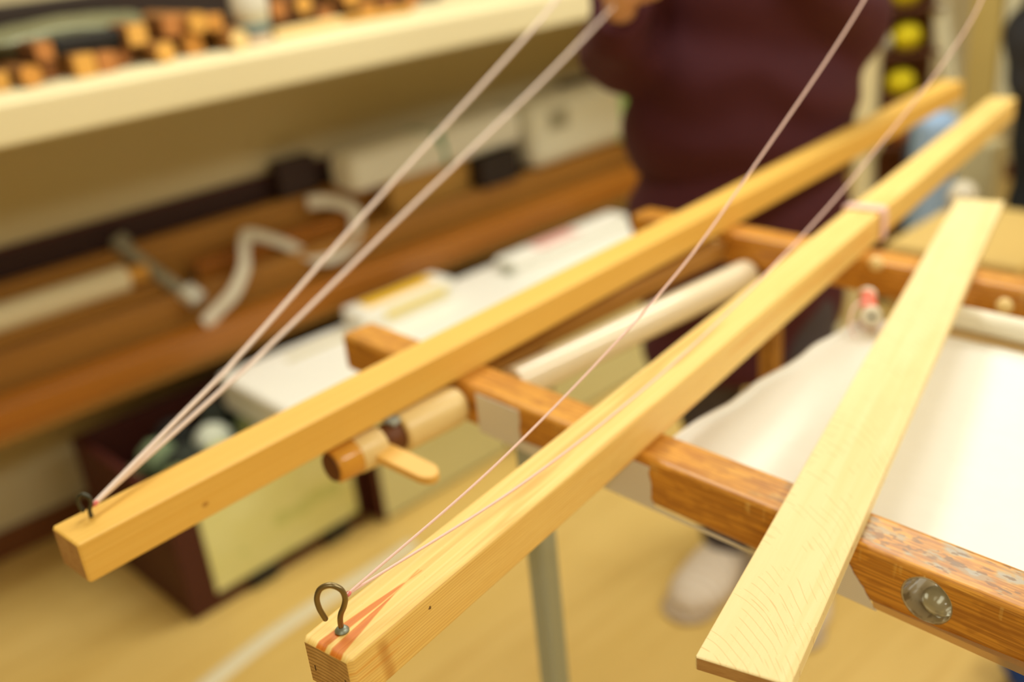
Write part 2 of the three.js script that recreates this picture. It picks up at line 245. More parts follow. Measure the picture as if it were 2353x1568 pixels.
// white cloth stretched below the rails
{
  const x0 = 0.611, x1 = 1.03, z0 = -0.535, z1 = 0.26, nx = 60, nz = 90, g = new THREE.PlaneGeometry(1, 1, nx, nz), p = g.attributes.position;
  for (let i = 0; i < p.count; i++) {
    const u = p.getX(i) + 0.5, v = p.getY(i) + 0.5, z = z0 + (z1 - z0) * v + 0.002 * Math.sin(u * 23) * (1 - v) * (1 - v), x = x0 + (x1 - x0) * u;
    const y = 0.852 - 0.006 * Math.sin(Math.PI * u) * Math.sin(Math.PI * clamp(v * 1.3)) + 0.0012 * Math.sin((x * 2.2 - z) * 26) * sstep(0.5, 0.9, v) + 0.0015 * (fbm(u * 6, v * 9, 3) - 0.5);
    p.setXYZ(i, x, y, z);
  }
  g.computeVertexNormals();
  const c = solo('white_cloth', 'smooth white cloth stretched flat inside the frame under the pale slat', 'cloth', g, M.cloth);
  const hem = []; for (let i = 0; i <= 24; i++) { const u = i / 24; hem.push([x0 + (x1 - x0) * u, 0.853 + 0.0012 * (vn(i * 0.9, 4) - 0.5), z0 + 0.002 * Math.sin(u * 23) - 0.001 + 0.0015 * (vn(i * 0.8, 9) - 0.5)]); }
  part(c, 'hem', tube(hem, 0.0042, 96, 10), M.cloth, null, null, 'rolled hem along the open side');
}
solo('batten', 'thin beige batten holding the far edge of the white cloth', 'batten', box(0.014, 0.012, 0.70, 0.002), mat(0xd9c197, 0.6), [1.046, 0.851, -0.10]);
{
  const t = thing('white_tube', 'white rolled tube lying along the far edge of the cloth', 'tube', [1.046, 0.8705, -0.44]);
  part(t, 'roll', moved(cyl(0.0125, 0.70, 32), [0, 0, 0.35], [Math.PI / 2, 0, 0]), M.white_soft);
  part(t, 'end_cap', moved(cyl(0.0122, 0.006, 32), [0, 0, -0.003], [Math.PI / 2, 0, 0]), M.pink_pale, null, null, 'pinkish end');
}

// ---------------------------------------------------------------- bars, slat, hooks, threads
function hook(parent, s, y, z, turn, k, r, m, collar) {
  const P = [[0, -0.004], [0, 0.007], [0.0012, 0.0125], [0.0042, 0.0185], [0.0058, 0.0245], [0.0042, 0.0308], [-0.0015, 0.0345], [-0.0075, 0.0328], [-0.0108, 0.0265], [-0.0108, 0.019], [-0.0085, 0.0105]];
  const h = part(parent, 'hook', tube(P.map(([a, b]) => [a * k, b * k, 0]), r, 90, 14), m, [s, y, z], [0, turn, 0], collar ? 'bent brass-coloured wire hook' : 'small bent dark wire hook');
  const tip = P[P.length - 1]; part(h, 'hook_tip', new THREE.SphereGeometry(r * 1.0, 14, 10), m, [tip[0] * k, tip[1] * k, 0]);
  if (collar) part(h, 'collar', lathe([[0, 0], [0.0046, 0], [0.0047, 0.0007], [0.0035, 0.0022], [0.0021, 0.0032], [0, 0.0032]], 28), M.zinc, [0, 0.0002, 0], null, 'grey collar at the foot of the hook');
  return h;
}
const yawA = Math.atan2(0.153, 1.81), yawB = Math.atan2(0.158, 0.95), yawC = Math.atan2(0.268, 0.934);
const barA = thing('wooden_bar', 'slim honey-coloured square bar with a small dark hook, lying across the frame', 'bar', [0.158, TOP, -0.727], yawA);
part(barA, 'timber', plank(1.83, 0.036, 0.044, 0.002, 8), [M.honey, M.end_b]);
hook(barA, 0.026, 0.036, -0.007, -0.75 - yawA, 0.6, 0.0017, M.dark_steel, false);
const barB = thing('wooden_bar', 'thicker pale pine bar with orange resin streak and brass-coloured hook at its end', 'bar', [0.2195, TOP, -0.459], yawB);
part(barB, 'timber', plank(1.66, 0.038, 0.045, 0.0035, 60, (x, v) => 0.0005 * (fbm(x * 30, v * 9, 3) - 0.5) + (x < 0.006 ? -0.0006 : 0)), [M.pine, M.end]);
hook(barB, 0.0175, 0.0378, -0.002, -0.72 - yawB, 1.04, 0.00185, M.brass, true);
const slat = thing('beech_board', 'flat pale beech slat lying across the right of the frame over the white cloth', 'board', [0.392, TOP, -0.2725], yawC);
part(slat, 'timber', plank(0.99, 0.0115, 0.0595, 0.0012, 30), [M.beech, M.beech_end]);

const HB = [0.2445, 0.9615, -0.4635], HA = [0.1885, 0.9452, -0.737];
const T1 = [HB, [0.388, 0.992, -0.467], [0.59, 1.058, -0.475], [0.713, 1.112, -0.487], [0.924, 1.227, -0.502], [1.07, 1.31, -0.53], [1.25, 1.325, -0.70], [1.41, 1.29, -0.865]];
const T2 = [HB, [0.404, 0.96, -0.47], [0.584, 0.962, -0.495], [0.732, 0.982, -0.51], [0.977, 1.048, -0.525], [1.217, 1.189, -0.515], [1.33, 1.27, -0.56], [1.40, 1.31, -0.70], [1.415, 1.288, -0.865]];
const T3 = [HA, [0.284, 0.967, -0.774], [0.348, 0.981, -0.8], [0.575, 1.048, -0.888], [0.937, 1.187, -0.975], [1.1, 1.25, -1.02], [1.19, 1.235, -1.06], [1.235, 1.2, -1.08]];
const T4 = [HA, [0.277, 0.956, -0.774], [0.409, 0.974, -0.829], [0.623, 1.022, -0.903], [0.985, 1.115, -1.007], [1.2, 1.182, -1.062]];
function threadLoop(label, strands, r, m, knotAt, kr) {
  const t = thing('thread', label, 'thread', knotAt);
  for (const pts of strands) part(t, 'strand', tube(pts.map((p) => sub(p, knotAt)), r, 160, 8), m);
  part(t, 'knot', new THREE.TorusGeometry(kr, r * 0.95, 8, 20), mat(0xe07a70, 0.8), null, [1.25, 0.2, 0.2], 'red-pink turn round the hook');
}
threadLoop('thin pink thread looped on the brass-coloured hook, its two strands rising over the pine bar', [T1, T2], 0.00095, M.pink, HB, 0.0023);
threadLoop('pale pink thread looped on the small dark hook, two strands drawn up towards the woman', [T3, T4], 0.0021, M.pink_pale, HA, 0.0016);
{ // pink windings round the pine bar near its far end
  const t = thing('thread_winding', 'pink thread wound round the pine bar near the woman', 'thread', [1.161, TOP + 0.019, -0.6155], yawB);
  for (let k = 0; k < 5; k++) { const w = 0.0242, h = 0.0208, s = 0.004 * (k - 2), pts = [[s, h, -w], [s, h, w], [s, -h + 0.0025, w], [s, -h + 0.0025, -w]]; const c = new THREE.CatmullRomCurve3(pts.map(V), true, 'catmullrom', 0.06); part(t, 'turn', new THREE.TubeGeometry(c, 48, 0.0018, 6, true), M.pink); }
}
{ // sewing thread spool lying on the batten
  const t = thing('thread_spool', 'small spool of coral thread lying beside the corner of the white cloth', 'spool', [1.002, 0.871, -0.5175]);
  const axis = (g) => moved(g, [0, 0, 0], [0, 0.0, 0]);
  const s = new THREE.Group(); s.rotation.set(0, 0, 0); t.rotation.set(0, 0.58, 0); t.position.set(1.016, 0.8735, -0.528);
  const ax = (prof) => moved(lathe(prof, 28), [0, 0, 0], [0, 0, -Math.PI / 2]);
  part(t, 'thread_wrap', ax([[0.0085, -0.026], [0.0092, -0.024], [0.0092, 0.024], [0.0085, 0.026]]), M.coral);
  part(t, 'rim', ax([[0.0035, -0.034], [0.0115, -0.034], [0.0122, -0.032], [0.0112, -0.027], [0.0085, -0.0255]]), M.white_soft, null, null, 'white end rim');
  part(t, 'rim', ax([[0.0085, 0.0255], [0.0105, 0.027], [0.0112, 0.03], [0.0095, 0.034], [0, 0.0345]]), M.white_soft, null, null, 'white end cap');
  part(t, 'bore', ax([[0, -0.0335], [0.0042, -0.0335]]), mat(0x1f2a20, 0.8), null, null, 'dark core hole');
  part(t, 'loose_end', tube([[-0.002, 0.0085, -0.002], [-0.012, 0.008, -0.013], [-0.03, 0.002, -0.022], [-0.045, -0.012, -0.023], [-0.05, -0.019, -0.018]], 0.0011, 40, 6), M.pink, null, null, 'loose pink end');
}

// ---------------------------------------------------------------- people
function cap(p, a, b, ra, rb) { const ax = b[0] - a[0], ay = b[1] - a[1], az = b[2] - a[2], px = p[0] - a[0], py = p[1] - a[1], pz = p[2] - a[2], h = clamp((px * ax + py * ay + pz * az) / (ax * ax + ay * ay + az * az)), dx = px - ax * h, dy = py - ay * h, dz = pz - az * h; return Math.sqrt(dx * dx + dy * dy + dz * dz) - (ra + (rb - ra) * h); }
function ell(p, c, r) { const x = (p[0] - c[0]) / r[0], y = (p[1] - c[1]) / r[1], z = (p[2] - c[2]) / r[2], k = Math.sqrt(x * x + y * y + z * z); return (k - 1) * Math.min(r[0], r[1], r[2]); }
const smin = (a, b, k) => { const h = Math.max(k - Math.abs(a - b), 0) / k; return Math.min(a, b) - h * h * k * 0.25; };
const join = (k, ...ds) => ds.reduce((a, b) => smin(a, b, k));
function field(fn, c, edge, n) {
  const mc = new MarchingCubes(n, undefined, false, false, 200000); mc.isolation = 0;
  const half = n / 2;
  for (let z = 0; z < n; z++) for (let y = 0; y < n; y++) for (let x = 0; x < n; x++) mc.field[x + y * n + z * n * n] = -fn([c[0] + (x - half) / half * edge / 2, c[1] + (y - half) / half * edge / 2, c[2] + (z - half) / half * edge / 2]);
  mc.update();
  const k = mc.count ?? mc.geometry.drawRange.count, P = new Float32Array(mc.positionArray.slice(0, k * 3)), N = new Float32Array(mc.normalArray.slice(0, k * 3));
  for (let i = 0; i < k; i++) for (let a = 0; a < 3; a++) P[i * 3 + a] = P[i * 3 + a] * edge / 2 + c[a];
  const g = new THREE.BufferGeometry(); g.setAttribute('position', new THREE.BufferAttribute(P, 3)); g.setAttribute('normal', new THREE.BufferAttribute(N, 3)); return g;
}
// a figure facing +z: J gives its joints; s = -1 is the viewer's left
function handField(w, dir, s) {           // wrist, pointing direction, thumb side
  const d = V(dir).normalize(), up = new THREE.Vector3(0, 1, 0), side = new THREE.Vector3().crossVectors(up, d).normalize(), n = new THREE.Vector3().crossVectors(d, side);
  const at = (a, b, c) => { const v = V(w).addScaledVector(d, a).addScaledVector(side, b).addScaledVector(n, c); return [v.x, v.y, v.z]; };
  const F = [[0.027, 0.036, 0.0085], [0.009, 0.041, 0.009], [-0.009, 0.038, 0.0085], [-0.026, 0.029, 0.0075]].map(([b, l, r]) => { const k0 = at(0.078, b, 0.004), k1 = at(0.078 + l, b, -0.012), k2 = at(0.078 + l * 0.95, b * 0.9, -0.036), k3 = at(0.078 + l * 0.5, b * 0.85, -0.046); return [k0, k1, k2, k3, r]; });
  const T = [at(0.02, 0.028 * s, -0.004), at(0.052, 0.047 * s, -0.022), at(0.085, 0.036 * s, -0.04)];
  return (p) => {
    let q = join(0.016, cap(p, at(0, 0, 0), at(0.03, 0, 0), 0.024, 0.024), cap(p, at(0.035, 0.02, 0), at(0.075, 0.024, 0.002), 0.016, 0.012), cap(p, at(0.035, 0, 0), at(0.078, 0.002, 0.003), 0.016, 0.013), cap(p, at(0.035, -0.02, 0), at(0.072, -0.022, 0.002), 0.015, 0.012));
    for (const [a, b, c, e, r] of F) q = smin(q, Math.min(cap(p, a, b, r + 0.001, r), cap(p, b, c, r, r * 0.93), cap(p, c, e, r * 0.93, r * 0.82)), 0.006);
    return smin(q, Math.min(cap(p, T[0], T[1], 0.013, 0.0105), cap(p, T[1], T[2], 0.0105, 0.0085)), 0.008);
  };
}
function person(label, pos, ry, o) {
  const t = thing('person', label, 'person', pos, ry), J = o.joints;
  const head = (p) => {
    let q = join(0.05, ell(p, [0, 1.535, 0.015], [0.073, 0.098, 0.088]), ell(p, [0, 1.475, 0.045], [0.052, 0.06, 0.055]));
    q = join(0.012, q, cap(p, [0, 1.535, 0.098], [0, 1.503, 0.118], 0.008, 0.012), ell(p, [0, 1.462, 0.093], [0.022, 0.007, 0.009]), ell(p, [-0.075, 1.515, 0.0], [0.01, 0.03, 0.018]), ell(p, [0.075, 1.515, 0.0], [0.01, 0.03, 0.018]));
    for (const s of [-1, 1]) q = Math.max(q, -(ell(p, [s * 0.031, 1.533, 0.108], [0.016, 0.010, 0.014])));
    return join(0.03, q, cap(p, [0, 1.36, -0.01], [0, 1.47, 0.0], 0.052, 0.047));
  };
  const torso = (p) => join(0.09, cap(p, [-0.13, 1.33, -0.005], [0.13, 1.33, -0.005], 0.055, 0.055), cap(p, [0, 1.28, 0], [0, 1.02, 0.01], 0.115, 0.10), cap(p, [-0.07, 0.9, 0], [0.07, 0.9, 0], 0.105, 0.105));
  const arms = (p, e) => Math.min(...[0, 1].map((k) => { const [a, b, c] = J.arms[k]; return smin(cap(p, a, b, 0.047 + e, 0.038 + e), cap(p, b, c, 0.038 + e, 0.026 + e), 0.03); }));
  const legs = (p, e) => Math.min(...[0, 1].map((k) => { const [a, b, c] = J.legs[k]; return smin(cap(p, a, b, 0.082 + e, 0.052 + e), cap(p, b, c, 0.052 + e, 0.036 + e), 0.04); }));
  const skin = (p) => join(0.045, torso(p), arms(p, 0), legs(p, 0), cap(p, [0, 1.36, -0.01], [0, 1.44, 0], 0.05, 0.046));
  const parts = [field(skin, [0, 0.8, 0.02], 1.72, 116), field(head, [0, 1.5, 0.02], 0.34, 84)];
  for (const k of [0, 1]) { const [, b, c] = J.arms[k], d = sub(c, b), dir = V(d).normalize(), hf = handField(c, J.handDir?.[k] ?? d, k ? -1 : 1), hc = V(c).addScaledVector(V(J.handDir?.[k] ?? d).normalize(), 0.06); parts.push(field(hf, [hc.x, hc.y, hc.z], 0.23, 70)); }
  part(t, 'body', noIndex(parts), mat(0xdfae90, 0.55));
  for (const s of [-1, 1]) { const e = part(t, 'eye', new THREE.SphereGeometry(0.0115, 18, 12), mat(0xf2efe8, 0.2), [s * 0.031, 1.533, 0.0885]); part(e, 'iris', new THREE.SphereGeometry(0.0055, 14, 10), mat(0x3c2a1a, 0.2), [0, 0, 0.0072]); }
  part(t, 'mouth', moved(new THREE.SphereGeometry(1, 16, 10).scale(0.02, 0.0045, 0.006), [0, 1.462, 0.0985]), mat(0xb06a60, 0.5));
  part(t, 'hair', field((p) => { const q = join(0.03, ell(p, [0, 1.555, -0.004], [0.088, 0.1, 0.098]), ell(p, [0, 1.47, -0.05], [0.078, 0.10, 0.06])); return Math.max(q, -ell(p, [0, 1.505, 0.11], [0.07, 0.085, 0.085])) + 0.004 * (vn(p[0] * 160, p[2] * 40) - 0.5); }, [0, 1.5, -0.01], 0.4, 72), mat(o.hair, 0.6));
  const fold = (p) => 0.006 * Math.sin(p[1] * 46 + p[0] * 9 + 3 * vn(p[0] * 9, p[1] * 6)) + 0.004 * (vn(p[0] * 22, p[1] * 14 + p[2] * 18) - 0.5);
  const sleeve = (p, k) => { const [a, b, c] = J.arms[k], d = V(sub(c, b)).normalize(); return Math.max(smin(cap(p, a, b, 0.075, 0.064), cap(p, b, c, 0.064, 0.05), 0.03), Math.hypot(p[0] - c[0], p[1] - c[1], p[2] - c[2]) < 0.1 ? (p[0] - c[0]) * d.x + (p[1] - c[1]) * d.y + (p[2] - c[2]) * d.z + 0.012 : -1); };
  const top = (p) => { let q = join(0.05, torso(p) - 0.028, ell(p, [0, o.hem + 0.13, 0.015], [0.192, 0.19, 0.125])); q = smin(q, Math.min(sleeve(p, 0), sleeve(p, 1)), 0.035) + fold(p); return Math.max(q, o.hem - p[1], -cap(p, [0, 1.37, 0.005], [0, 1.6, 0.03], 0.066, 0.08)); };
  part(t, o.topName, field(top, [0, 1.07, 0.04], 0.84, 96), o.topMat);
  if (o.skirt) part(t, 'skirt', field((p) => { const y = p[1], w = y > 0.8 ? 0.205 - 0.25 * (y - 0.8) : 0.205 - 0.06 * (0.8 - y), z = w * 0.72, k = Math.hypot(p[0] / w, (p[2] - 0.01) / z); return Math.max((k - 1) * z + fold(p) * 0.9, o.skirt - y, y - 1.0); }, [0, 0.66, 0.01], 0.8, 84), o.topMat);
  part(t, 'trousers', field((p) => Math.max(Math.min(legs(p, 0.018), cap(p, [-0.07, 0.9, 0], [0.07, 0.9, 0], 0.118, 0.118)) + fold(p) * 0.5, J.ankle - p[1]), [0, 0.5, 0.03], 1.1, 92), o.trouserMat);
  for (const k of [0, 1]) {
    const [, , c] = J.legs[k], f = J.toes[k], L = Math.hypot(f[0] - c[0], f[2] - c[2]), dx = (f[0] - c[0]) / L, dz = (f[2] - c[2]) / L;
    const g = field((p) => { const a = (p[0] - c[0]) * dx + (p[2] - c[2]) * dz, b = -(p[0] - c[0]) * dz + (p[2] - c[2]) * dx, u = a / L, hw = (o.ribbed ? 0.052 : 0.04) + 0.010 * sstep(0.2, 0.8, u), h = 0.085 - 0.035 * sstep(0.1, 0.75, u); const q = ell([b, p[1], a - L * 0.42], [0, h * 0.42, 0], [hw, h * 0.62, L * 0.66]); const rib = o.ribbed ? 0.0035 * Math.sin(a * 285) * sstep(0.1, 0.3, u) : 0; return Math.max(q - rib, 0.006 - p[1]); }, [(c[0] + f[0]) / 2, 0.06, (c[2] + f[2]) / 2], 0.4, 92);
    const sh = part(t, 'shoe', g, o.shoeMat, null, null, o.shoeLabel);
    const sole = new THREE.CapsuleGeometry(o.ribbed ? 0.054 : 0.044, L * 0.98, 6, 18); sole.rotateX(Math.PI / 2); sole.scale(1, 0.16, 1); part(sh, 'sole', moved(sole, [c[0] + dx * L * 0.42, 0.0072, c[2] + dz * L * 0.42], [0, Math.atan2(dx, dz), 0]), o.ribbed ? mat(0xb8a48c, 0.8) : M.black, null, null, o.ribbed ? 'tan sole' : 'black sole');
  }
  return t;
}
const maroon = mat(0x48121f, 0.85), charcoal = mat(0x4a4248, 0.9);
person('woman in a maroon knitted top and skirt holding the pale pink threads behind the frame', [1.53, 0, -1.068], -0.75, {
  hair: 0x4a3524, hem: 0.86, topName: 'sweater', topMat: maroon, skirt: 0.46, trouserMat: charcoal, shoeMat: mat(0xe6d8c8, 0.85), shoeLabel: 'ribbed grey-pink slipper', ribbed: true,
  joints: {
    arms: [[[-0.165, 1.32, -0.01], [-0.212, 1.08, 0.03], [-0.222, 1.18, 0.17]], [[0.165, 1.32, -0.01], [0.185, 1.08, 0.02], [0.07, 1.23, 0.17]]],
    handDir: [[0.02, 0.6, 0.75], [-0.6, 0.7, 0.25]],
    legs: [[[-0.085, 0.86, 0], [-0.075, 0.48, 0.05], [-0.041, 0.09, 0.08]], [[0.085, 0.86, 0], [0.095, 0.48, 0.07], [0.099, 0.09, 0.135]]], toes: [[-0.157, 0, 0.216], [0.038, 0, 0.32]], ankle: 0.07,
  },
});
person('person in a dark jacket and black trousers standing at the right edge of the photograph', [2.755, 0, -0.885], -0.716, {
  hair: 0x1c1714, hem: 0.72, topName: 'jacket', topMat: mat(0x2c2b30, 0.85), trouserMat: mat(0x0e1216, 0.85), shoeMat: mat(0x1a1716, 0.5), shoeLabel: 'black shoe',
  joints: {
    arms: [[[-0.185, 1.32, -0.01], [-0.20, 1.09, -0.02], [-0.05, 1.08, 0.18]], [[0.185, 1.32, -0.01], [0.215, 1.02, 0.0], [0.05, 1.03, 0.21]]],
    legs: [[[-0.085, 0.86, 0], [-0.09, 0.48, 0.02], [-0.095, 0.09, 0.0]], [[0.085, 0.86, 0], [0.09, 0.48, 0.02], [0.095, 0.09, 0.0]]], toes: [[-0.115, 0, 0.22], [0.115, 0, 0.22]], ankle: 0.07,
  },
});

// ---------------------------------------------------------------- left wall: shelf, bench, crates
{
  const t = thing('wall_shelf', 'long cream shelf on the left wall crowded with wooden pieces', 'shelf', [1.0, 1.025, -2.175]);
  part(t, 'shelf_board', box(4.2, 0.03, 0.44, 0.004), M.cream, [0.1, 0.06, -0.004]);
  part(t, 'front_edge', box(4.2, 0.075, 0.022, 0.006), M.cream, [0.1, 0.0375, 0.227]);
  for (const x of [-1.6, 0.6, 2.0]) part(t, 'bracket', box(0.03, 0.045, 0.40, 0.004), M.cream, [x, 0.0225, -0.02]);
}
const SH = 1.1005;
const endTone = [0xd9a047, 0xe0a850, 0xb9783a, 0xeac98a, 0xcf8f3c, 0x9a5f2a].map((c) => mat(c, 0.7));
const STICKS = [], TONE = ['bright tan', 'honey', 'red-brown', 'pale cream', 'orange', 'dark brown'], NTH = ['nearest', 'second', 'third', 'fourth', 'fifth', 'sixth', 'seventh', 'eighth', 'ninth', 'tenth', 'eleventh', 'twelfth', 'thirteenth', 'fourteenth'];
const barkTone = [0x8a5a28, 0x6e4420, 0xa06c30].map((c) => mat(c, 0.7));
function stick(x, y, r, kind, tone, bark, z = -2.09, L = 0.26, yaw = 0, label, flat = 1) {
  const t = thing('wooden_stick', label, 'stick', [x, y, z], yaw, label ? undefined : 'wooden sticks stored end-on along the cream shelf'); if (!label) STICKS.push([t, x, y, kind, tone]);
  const prof = kind ? moved(cyl(r, L, 20), [0, 0, -L / 2], [Math.PI / 2, 0, 0]) : moved(box(2 * r, 2 * r * flat, L, 0.004), [0, 0, -L / 2]);
  part(t, 'shaft', prof, barkTone[bark]);
  part(t, 'cut_end', kind ? moved(cyl(r * 0.98, 0.006, 20), [0, 0, 0.001], [Math.PI / 2, 0, 0]) : moved(box(1.94 * r, 1.94 * r * flat, 0.006, 0.002), [0, 0, 0.001]), endTone[tone]);
}
stick(0.66, SH + 0.021, 0.021, 1, 4, 0); stick(0.61, SH + 0.018, 0.018, 0, 0, 1, -2.12); stick(0.70, SH + 0.06, 0.018, 0, 2, 1, -2.1); stick(0.715, SH + 0.018, 0.018, 0, 5, 1, -2.15); stick(0.767, SH + 0.022, 0.022, 0, 0, 2);
stick(0.815, SH + 0.02, 0.02, 0, 2, 0, -2.1); stick(0.86, SH + 0.018, 0.018, 1, 5, 1, -2.13); stick(0.892, SH + 0.062, 0.021, 0, 1, 0, -2.1); stick(0.89, SH + 0.02, 0.018, 1, 5, 1, -2.18); stick(0.935, SH + 0.021, 0.021, 1, 1, 2, -2.08); stick(0.97, SH + 0.02, 0.016, 0, 5, 1, -2.14);
stick(0.985, SH + 0.065, 0.022, 0, 2, 0, -2.13); stick(1.02, SH + 0.022, 0.022, 0, 4, 1, -2.12); stick(1.03, SH + 0.066, 0.022, 1, 0, 2, -2.1); stick(1.07, SH + 0.06, 0.018, 0, 4, 0, -2.1);
stick(1.098, SH + 0.021, 0.021, 1, 3, 2, -2.06, 0.22, 0, 'pale round stick end at the front of the cream shelf'); stick(1.14, SH + 0.018, 0.018, 0, 4, 0, -2.16);
stick(1.235, SH + 0.018, 0.018, 0, 2, 1, -2.2, 0.17); stick(1.29, SH + 0.055, 0.02, 0, 2, 0, -2.2, 0.17); stick(1.36, SH + 0.058, 0.022, 1, 0, 1, -2.2, 0.17); stick(1.43, SH + 0.02, 0.02, 0, 2, 1, -2.22, 0.15); stick(1.5, SH + 0.055, 0.022, 1, 0, 0, -2.2, 0.17); stick(1.56, SH + 0.02, 0.02, 0, 4, 1, -2.22, 0.15); stick(1.64, SH + 0.02, 0.02, 0, 5, 0, -2.24, 0.13); stick(1.72, SH + 0.02, 0.02, 1, 2, 1, -2.24, 0.13);
stick(0.55, SH + 0.02, 0.02, 1, 0, 0, -2.06); stick(0.50, SH + 0.02, 0.02, 0, 3, 2, -2.06); stick(0.44, SH + 0.02, 0.02, 0, 2, 1, -2.06);
for (const side of [-1, 1]) for (const up of [0, 1]) STICKS.filter(([, x, y]) => (x - 1.165) * side > 0 && (y > SH + 0.04) === !!up).sort((a, b) => Math.abs(a[1] - 1.165) - Math.abs(b[1] - 1.165))
  .forEach(([t, , , kind, tone], i) => { t.userData.label = `${TONE[tone]} ${kind ? 'round' : 'square'} stick end, ${NTH[i]} ${side < 0 ? 'left' : 'right'} of the white pot, ${up ? 'upper' : 'bottom'} row`; });
solo('wooden_batten', 'tan batten lying lengthwise at the front of the cream shelf', 'batten', box(0.22, 0.02, 0.03, 0.005), endTone[3], [1.33, SH + 0.01, -2.15], [0, 0.16, 0]);
solo('wooden_batten', 'tan batten lying lengthwise further along the cream shelf', 'batten', box(0.2, 0.016, 0.03, 0.005), endTone[0], [1.55, SH + 0.008, -2.17], [0, -0.08, 0]);
{
  const t = thing('foil_bag', 'grey-green crumpled foil bag lying on the sticks on the shelf', 'bag', [0.80, SH + 0.075, -2.26], 0.05);
  const g = new THREE.SphereGeometry(1, 40, 24), p = g.attributes.position; for (let i = 0; i < p.count; i++) { const x = p.getX(i), y = p.getY(i), z = p.getZ(i), k = 1 + 0.3 * (fbm(x * 4 + 5, z * 4 + y * 3, 3) - 0.5); p.setXYZ(i, Math.sign(x) * Math.pow(Math.abs(x), 0.75) * 0.19 * k, y * 0.033 * k, z * 0.075 * k); } g.computeVertexNormals();
  part(t, 'bag', g, mat(0x7a7a5c, 0.35, { metalness: 0.3 }));
}
solo('black_gap', 'flat black block filling the dark gap under the foil bag on the shelf', 'case', box(0.17, 0.034, 0.16, 0.006), M.black, [0.815, SH + 0.0605, -2.21], [0, 0.03, 0]);  // black block put in for the dark gap between bag and sticks
solo('dark_box', 'long dark brown box at the back of the cream shelf', 'box', box(0.62, 0.14, 0.06, 0.006), mat(0x2a1a0e, 0.7), [0.98, SH + 0.07, -2.365]);
solo('brown_box', 'reddish brown box at the back of the shelf past the white pot', 'box', box(0.55, 0.12, 0.07, 0.006), mat(0x5a3414, 0.7), [1.62, SH + 0.06, -2.36]);
{ const t = thing('white_pot', 'white and grey pot standing among the sticks on the shelf', 'pot', [1.165, SH, -2.11]); 
  part(t, 'foot', lathe([[0, 0], [0.034, 0], [0.037, 0.006], [0.036, 0.022], [0, 0.022]]), mat(0xd3b89c, 0.6), null, null, 'pinkish foot'); part(t, 'band', lathe([[0, 0.022], [0.037, 0.022], [0.038, 0.045], [0, 0.045]]), mat(0x5f7470, 0.5), null, null, 'blue-grey band');
  part(t, 'pot', lathe([[0, 0.045], [0.038, 0.045], [0.042, 0.08], [0.04, 0.115], [0.036, 0.118], [0.035, 0.1], [0, 0.06]]), mat(0xd6d0c2, 0.4)); }

// bench under the shelf with long timbers stored on it
{
  const t = thing('low_bench', 'low brown wooden bench along the left wall under the cream shelf', 'bench', [1.05, 0, -2.245]);
  part(t, 'seat_board', box(3.9, 0.02, 0.28, 0.004), M.beam, [0, 0.418, 0]);
  part(t, 'front_rail', plank(3.9, 0.062, 0.085, 0.005), [M.beam_orange, M.end_b], [-1.95, 0.4285, 0.1025]);
  for (const x of [-1.9, 1.9]) for (const z of [-0.11, 0.11]) part(t, 'leg', box(0.05, 0.408, 0.05, 0.004), M.beam, [x, 0.204, z]);
}
const BZ = 0.4285;
function timber(label, x0, L, y, h, z, w, m, yaw = 0, nm = 'long_timber') { const t = thing(nm, label, 'timber', [x0, y, z], yaw); part(t, 'timber', plank(L, h, w, 0.004), [m, M.end_b]); return t; }
timber('long brown plank standing on edge behind the front rail of the bench', -0.7, 3.5, BZ, 0.136, -2.222, 0.036, M.beam);
timber('dark timber in the middle of the bench carrying the pale tube', -0.7, 1.62, BZ, 0.162, -2.282, 0.066, M.beam);
timber('orange-brown timber lying on the bench beside the white strap', 0.97, 0.5, BZ, 0.172, -2.285, 0.06, M.beam_orange);
timber('tall dark timber against the wall at the back of the bench', -0.7, 2.3, BZ, 0.226, -2.352, 0.05, M.beam);
timber('thin olive lath resting on the tall rear timber', -0.4, 1.85, BZ + 0.2265, 0.014, -2.352, 0.04, M.beam, 0, 'lath');
{ const t = thing('maroon_board', 'dark maroon board leaning on the wall behind the bench timbers', 'board', [0.45, BZ, -2.389]); part(t, 'board', box(2.3, 0.30, 0.018, 0.004), mat(0x2c0e08, 0.7), [0.1, 0.15, 0]); part(t, 'edge_strip', box(2.3, 0.008, 0.02, 0.003), M.maroon, [0.1, 0.304, 0]); }
{ const t = thing('pale_tube', 'pale cream tube with wooden tip lying on the bench timbers', 'tube', [0.36, BZ + 0.194, -2.262]); part(t, 'tube', moved(cyl(0.031, 0.435, 24), [0.217, 0, 0], [0, 0, Math.PI / 2]), mat(0xf0e6c6, 0.5)); part(t, 'wooden_tip', moved(cyl(0.022, 0.05, 20), [0.46, 0, 0], [0, 0, Math.PI / 2]), endTone[0]); part(t, 'end_plug', moved(cyl(0.026, 0.012, 24), [-0.006, 0, 0], [0, 0, Math.PI / 2]), mat(0xd8bfa4, 0.6)); }
